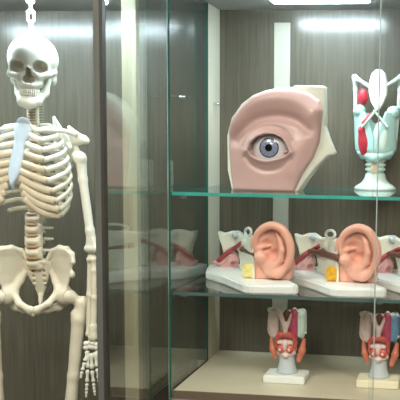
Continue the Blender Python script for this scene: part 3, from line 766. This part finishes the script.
    # canal, loop, vessel, inner tissue, fat block
    if canal_long: o = part('canalL', 'ear_canal', [('c', g3(108, 134, .018), g3(150, 142, .024), .007, .010), ('c', g3(150, 142, .024), g3(192, 160, .026), .010, .010), ('e', g3(196, 160, .020), (.010, .008, .010))], M['skindark'])
    else: o = part('canalS', 'ear_canal', [('e', g3(156, 137, .018), (20/es, .010, 13/es)), ('c', g3(162, 142, .020), g3(200, 160, .018), .007, .006)], M['skindark'])
    pts = []
    n = 20; cx_, cy_ = 173, 68
    for k in range(n+1):
        a = 2*pi*k/n; pts.append(g3(cx_+12*cos(a), cy_-16*sin(a), .004+.004*cos(a)))
    if 'loop' not in EAR: EAR['loop'] = tube_mesh('canal_loop', pts, .0042, seg=10, up=(0, 1, .01))
    link('canal_loop', EAR['loop'], M['white'], t)
    part('cochlea', 'cochlea', [('e', g3(122, 80, .012), (17/es, .006, 17/es)), ('e', g3(122, 80, .017), (10/es, .005, 10/es))], M['greyb'])
    part('inner', 'inner_tissue', [('e', g3(104, 178, -.016), (38/es, .020, 40/es)), ('c', g3(78, 165, -.01), g3(70, 200, -.01), .010, .012), ('e', g3(110, 215, -.016), (34/es, .018, 12/es)), ('c', g3(84, 200, -.01), g3(84, 262, -.02), .008, .012), ('c', g3(120, 210, -.012), g3(122, 262, -.02), .008, .012)], M['pink'], cut=[(g3(113, 198, .0), (12/es, .02, 14/es))])
    if 'art' not in EAR:
        a = spline([g3(44, 194, -.004), g3(66, 170, .004), g3(92, 148, .010), g3(120, 130, .012), g3(146, 112, .010)], 5); EAR['art'] = tube_mesh('artery', a, .0068*np.ones(len(a)), seg=12)
    link('artery', EAR['art'], M['vessel'], t)
    part('arty', 'muscle_strand', [('c', g3(40, 188, .004), g3(60, 196, -.004), .006, .005), ('c', g3(66, 196, 0), g3(104, 158, .004), .0055, .005)], M['pink'])
    part('foot', 'tissue_foot', [('c', g3(66, 256, -.012), g3(126, 258, -.012), .008, .010)], M['greyb'])
    if 'fat' not in EAR:
        b = box_bm(G(150, 0)[0]-.002, G(200, 0)[0], y0-.004, y0+.030, BH+.001, G(0, 205)[1]+BH, .004); EAR['fat'] = bm_mesh('fat_block', b)
    me = EAR['fat'].copy(); me.materials.clear(); o = link('fat_block', me, M[fat], t, smooth=False); o['label'] = ('amber' if fat == 'amber' else 'pale yellow')+' fatty tissue block'
    return t
EAR = {}
e1 = pix(255, 291, YS+.175)
SP = .250
x1 = X1 = pix(205+200/4, 281, -.375).x
ear_model((x1, -.30, T2), 'ear model directly below the eye model, pale yellow block beside its lobe', 'yellow', False)
ear_model((x1+SP, -.30, T2), 'ear model right of centre, amber block and long brown canal', 'amber', True)
ear_model((x1+2*SP, -.30, T2), 'ear model cut off by the right edge of the photo', 'amber', True)

# ================================================================== TEAL LARYNX on the upper shelf
ls = 2.857*314
lp = pix(375, 190, -.09)
lar = thing('larynx_model', 'tall pale teal larynx model with a white epiglottis, beside the eye model', 'anatomical model', (lp.x, -.09, T1))
def Lc(x, y, w=0): return ((x-127)/ls, -w, (374-y)/ls)
prof = [(0.066, 0), (.067, .006), (.060, .013), (.046, .022), (.036, .034), (.032, .046), (.031, .052)]
link('base', lathe_mesh('base', prof, 40), M['tealw'], lar)
for j, yy in enumerate((316, 303, 290)):
    z = (374-yy)/ls
    n = 28; pts = [(.030*cos(2*pi*k/n), .026*sin(2*pi*k/n), z) for k in range(n)]
    link('windpipe_ring', lathe_mesh('windpipe_ring', [(.027, z-.0055), (.0315, z-.004), (.0335, z), (.0315, z+.004), (.027, z+.0055)], 32), M['tealw'], lar)
link('windpipe', lathe_mesh('windpipe', [(.0285, .050), (.027, .06), (.027, .085), (.029, .098)], 32), M['teal'], lar)
o = box('windpipe_window', -.012, .012, -.0345, -.026, .052, .096, M['cart'], lar, .002)
o.location = (0, 0, 0)
def shield(P):
    # open-topped teal shield cartilage: a shell with a V notch
    U, Y, V = P[..., 0], P[..., 1], P[..., 2]
    z0, z1 = (374-288)/ls, (374-150)/ls; t = np.clip((V-z0)/(z1-z0), 0, 1)
    a = np.interp(t, [0, .2, .6, 1], [.040, .060, .064, .066]); b = a*.72
    e = (np.sqrt((U/a)**2+(Y/b)**2)-1)*b; sh = np.abs(e)-.0045
    d = smax(sh, np.abs(V-(z0+z1)/2)-(z1-z0)/2, .004)
    n = np.maximum((np.abs(U)-.032*np.clip((V-z1+.09)/.09, 0, 1)), Y+.005); d = smax(d, -n, .004)
    return smax(d, -(ell(P, (0, .05, z1+.01), (.03, .05, .05))), .004)
sdf('shield_cartilage', shield, (-.075, -.056, .07), (.075, .056, .245), .0028, M['teal'], lar)
for s_ in (-1, 1):
    X = lambda x: x if s_ < 0 else 254-x
    pr = [('c', Lc(X(66), 160, -.008), Lc(X(64), 90, -.012), .0065, .006), ('c', Lc(X(64), 90, -.012), Lc(X(62), 56, -.006), .006, .0085), ('c', Lc(X(62), 56, -.006), Lc(X(74), 64, 0), .0075, .006), ('c', Lc(X(74), 64), Lc(X(104), 82), .006, .007)]
    bone_sdf('horn', pr, M['tealw'], lar, h=.0024)
# white leaf-shaped epiglottis
leaf = [(Lc(x, y)[0], Lc(x, y)[2]) for x, y in [(127, 150), (112, 128), (104, 100), (104, 70), (110, 46), (122, 34), (138, 34), (152, 46), (158, 72), (158, 104), (148, 132), (136, 150)]]
def epi(P):
    U, Y, V = P[..., 0], P[..., 1], P[..., 2]; pl = np.broadcast_to(poly2(U[:, 0, :], V[:, 0, :], leaf)[:, None, :], U.shape)
    c = -.020+.25*(V-.29)+10*(U-.004)**2
    return smax(pl, np.abs(Y-c)-.006, .006)
sdf('epiglottis', epi, (-.035, -.055, .225), (.045, .03, .385), .0025, M['cut'], lar)
for nm, pr, m in [('muscle', [('e', Lc(88, 112, .012), (.018, .016, .026))], 'red'),
                  ('muscle', [('e', Lc(98, 240, .036), (.020, .012, .036)), ('c', Lc(90, 205, .038), Lc(96, 270, .030), .013, .010)], 'red'),
                  ('muscle', [('c', Lc(96, 186, .046), Lc(116, 162, .046), .008, .006)], 'red'),
                  ('side_lobe', [('e', Lc(80, 152, .018), (.020, .024, .020))], 'teal'), ('side_lobe', [('e', Lc(176, 156, .016), (.022, .024, .022))], 'teal'),
                  ('vocal_ligament', [('c', Lc(92, 196, .050), Lc(130, 150, .050), .0045, .004)], 'tealw'), ('vocal_ligament', [('c', Lc(162, 196, .050), Lc(124, 152, .050), .0045, .004)], 'tealw'),
                  ('cricoid', [('c', Lc(84, 268, .020), Lc(127, 284, .042), .010, .013), ('c', Lc(127, 284, .042), Lc(172, 268, .020), .013, .010)], 'teal'),
                  ('front_panel', [('e', Lc(142, 224, .040), (.024, .008, .050))], 'tealw'),
                  ('blue_wing', [('c', Lc(184, 150, .008), Lc(180, 230, .008), .012, .010)], 'tealw'), ('blue_wing', [('c', Lc(70, 160, .008), Lc(74, 240, .008), .008, .008)], 'tealw')]:
    bone_sdf(nm, pr, M[m], lar, h=.0026)

# ================================================================== TWO LARYNX MODELS on the floor board
ts = 4*322
def throat(loc, label, right, basem, thick):
    t = thing('throat_model', label, 'anatomical model', loc, 'small larynx models on the floor board')
    def T(x, y, w=0): return ((x-143)/ts, -w, (330-y)/ts)
    b = box_bm(-.062, .062, -.050, .040, 0, thick, .003)
    link('base', bm_mesh('base', b), M[basem], t, smooth=False)
    z = lambda y: (330-y)/ts
    me = TH.get('stem')
    if me is None: me = TH['stem'] = lathe_mesh('stem', [(.032, .024), (.031, .030), (.027, .040), (.024, .055), (.0225, z(240)), (.024, z(225)), (.022, z(215))], 28)
    link('stem', me, M['greyb'], t)
    def part(key, name, prims, m, h=.0022, k=.005, cut=()):
        if key not in TH: TH[key] = nets_b(name, prims, h, k, cut)
        me = TH[key]
        if me.materials and me.materials[0] != M[m]: me = me.copy(); me.materials.clear()
        return link(name, me, M[m], t)
    part('core', 'cricoid', [('e', T(143, 205, .0), (.030, .026, .024)), ('c', T(128, 180, 0), T(158, 180, 0), .020)], 'palepink')
    part('plL', 'side_plate', [('c', T(84, 62, -.004), T(80, 140, -.004), .0125, .012), ('c', T(98, 62, .006), T(98, 150, .008), .012, .011), ('e', T(86, 110, 0), (.015, .018, .048))], 'palepink')
    part('plR', 'side_plate', [('c', T(203, 62, -.004), T(206, 130, -.004), .0115, .010), ('e', T(202, 106, 0), (.011, .018, .048)), ('c', T(194, 70, .008), T(192, 145, .010), .008, .010)], right)
    part('redR', 'muscle', [('c', T(172, 64, .006), T(172, 150, .014), .013, .014), ('e', T(170, 120, .008), (.014, .018, .036))], 'magenta')
    part('vee', 'vee_fold', [('c', T(117, 66, .012), T(138, 118, .018), .0085, .007), ('c', T(166, 66, .012), T(144, 118, .018), .006, .007), ('c', T(140, 112, .018), T(141, 140, .020), .007, .008)], 'palepink')
    part('hole', 'throat_opening', [('e', T(141, 86, .001), (.013, .010, .026))], 'skindark')
    part('back', 'back_wall', [('e', T(143, 108, -.014), (.048, .014, .040))], 'palepink')
    part('mid', 'front_muscle', [('c', T(108, 158, .016), T(122, 146, .022), .007, .008), ('c', T(122, 146, .022), T(160, 146, .022), .009, .009), ('c', T(160, 146, .022), T(178, 158, .018), .008, .007), ('c', T(112, 160, .018), T(106, 196, .016), .006, .005), ('c', T(176, 160, .018), T(178, 196, .016), .006, .005)], 'brick')
    part('wp', 'white_cartilage', [('c', T(118, 176, .024), T(164, 176, .024), .0065, .0065), ('e', T(141, 186, .026), (.008, .009, .018))], 'palepink')
    for x in (124, 160):
        part(('m', x), 'round_muscle', [('e', T(x, 200, .026), (.0115, .008, .0125))], 'brick')
        part(('n', x), 'muscle_centre', [('e', T(x-2, 202, .032), (.0050, .004, .0055))], 'palepink')
    part('low', 'lower_ring', [('c', T(112, 218, .012), T(143, 226, .024), .006, .007), ('c', T(143, 226, .024), T(174, 218, .012), .007, .006)], 'palepink')
    part('thL', 'thyroid_lobe', [('c', T(82, 172, .004), T(88, 208, .008), .006, .009), ('c', T(88, 208, .008), T(98, 238, .008), .009, .007)], 'orange')
    part('thR', 'thyroid_lobe', [('c', T(210, 168, .004), T(204, 208, .008), .006, .0105), ('c', T(204, 208, .008), T(192, 246, .008), .0105, .008)], 'orange')
    part('rimL', 'top_rim', [('c', T(72, 57, .004), T(110, 58, .008), .006, .006)], 'white')
    part('rimR', 'top_rim', [('c', T(166, 56, .006), T(210, 57, .004), .006, .006)], 'white')
    for j, (x, y) in enumerate([(72, 55), (84, 53), (96, 54), (172, 50), (192, 54), (206, 54), (72, 130), (212, 140)]):
        part(('k', j), 'knob', [('e', T(x, y, 0), (.0065, .008, .0055))], 'white')
    return t
def nets_b(name, prims, h, k, cut):
    tmp = bpy.data.objects.new('t', None)
    o = bone_sdf(name, prims, M['white'], None, h=h, k=k, cut=cut); me = o.data; bpy.data.objects.remove(o); me.materials.clear(); bpy.data.objects.remove(tmp); return me
TH = {}
for px, by, lab, r_, bs in ((285.5, 383, 'small larynx model with red muscles on a white block, left of the pair', 'tealw', 'white'),
                            (378, 387, 'small larynx model with a blue side on a cream block, right of the pair', 'bluev', 'caption')):
    p = pix(px, by, -.35); throat((p.x, -.33, ZF), lab, r_, bs, .024)
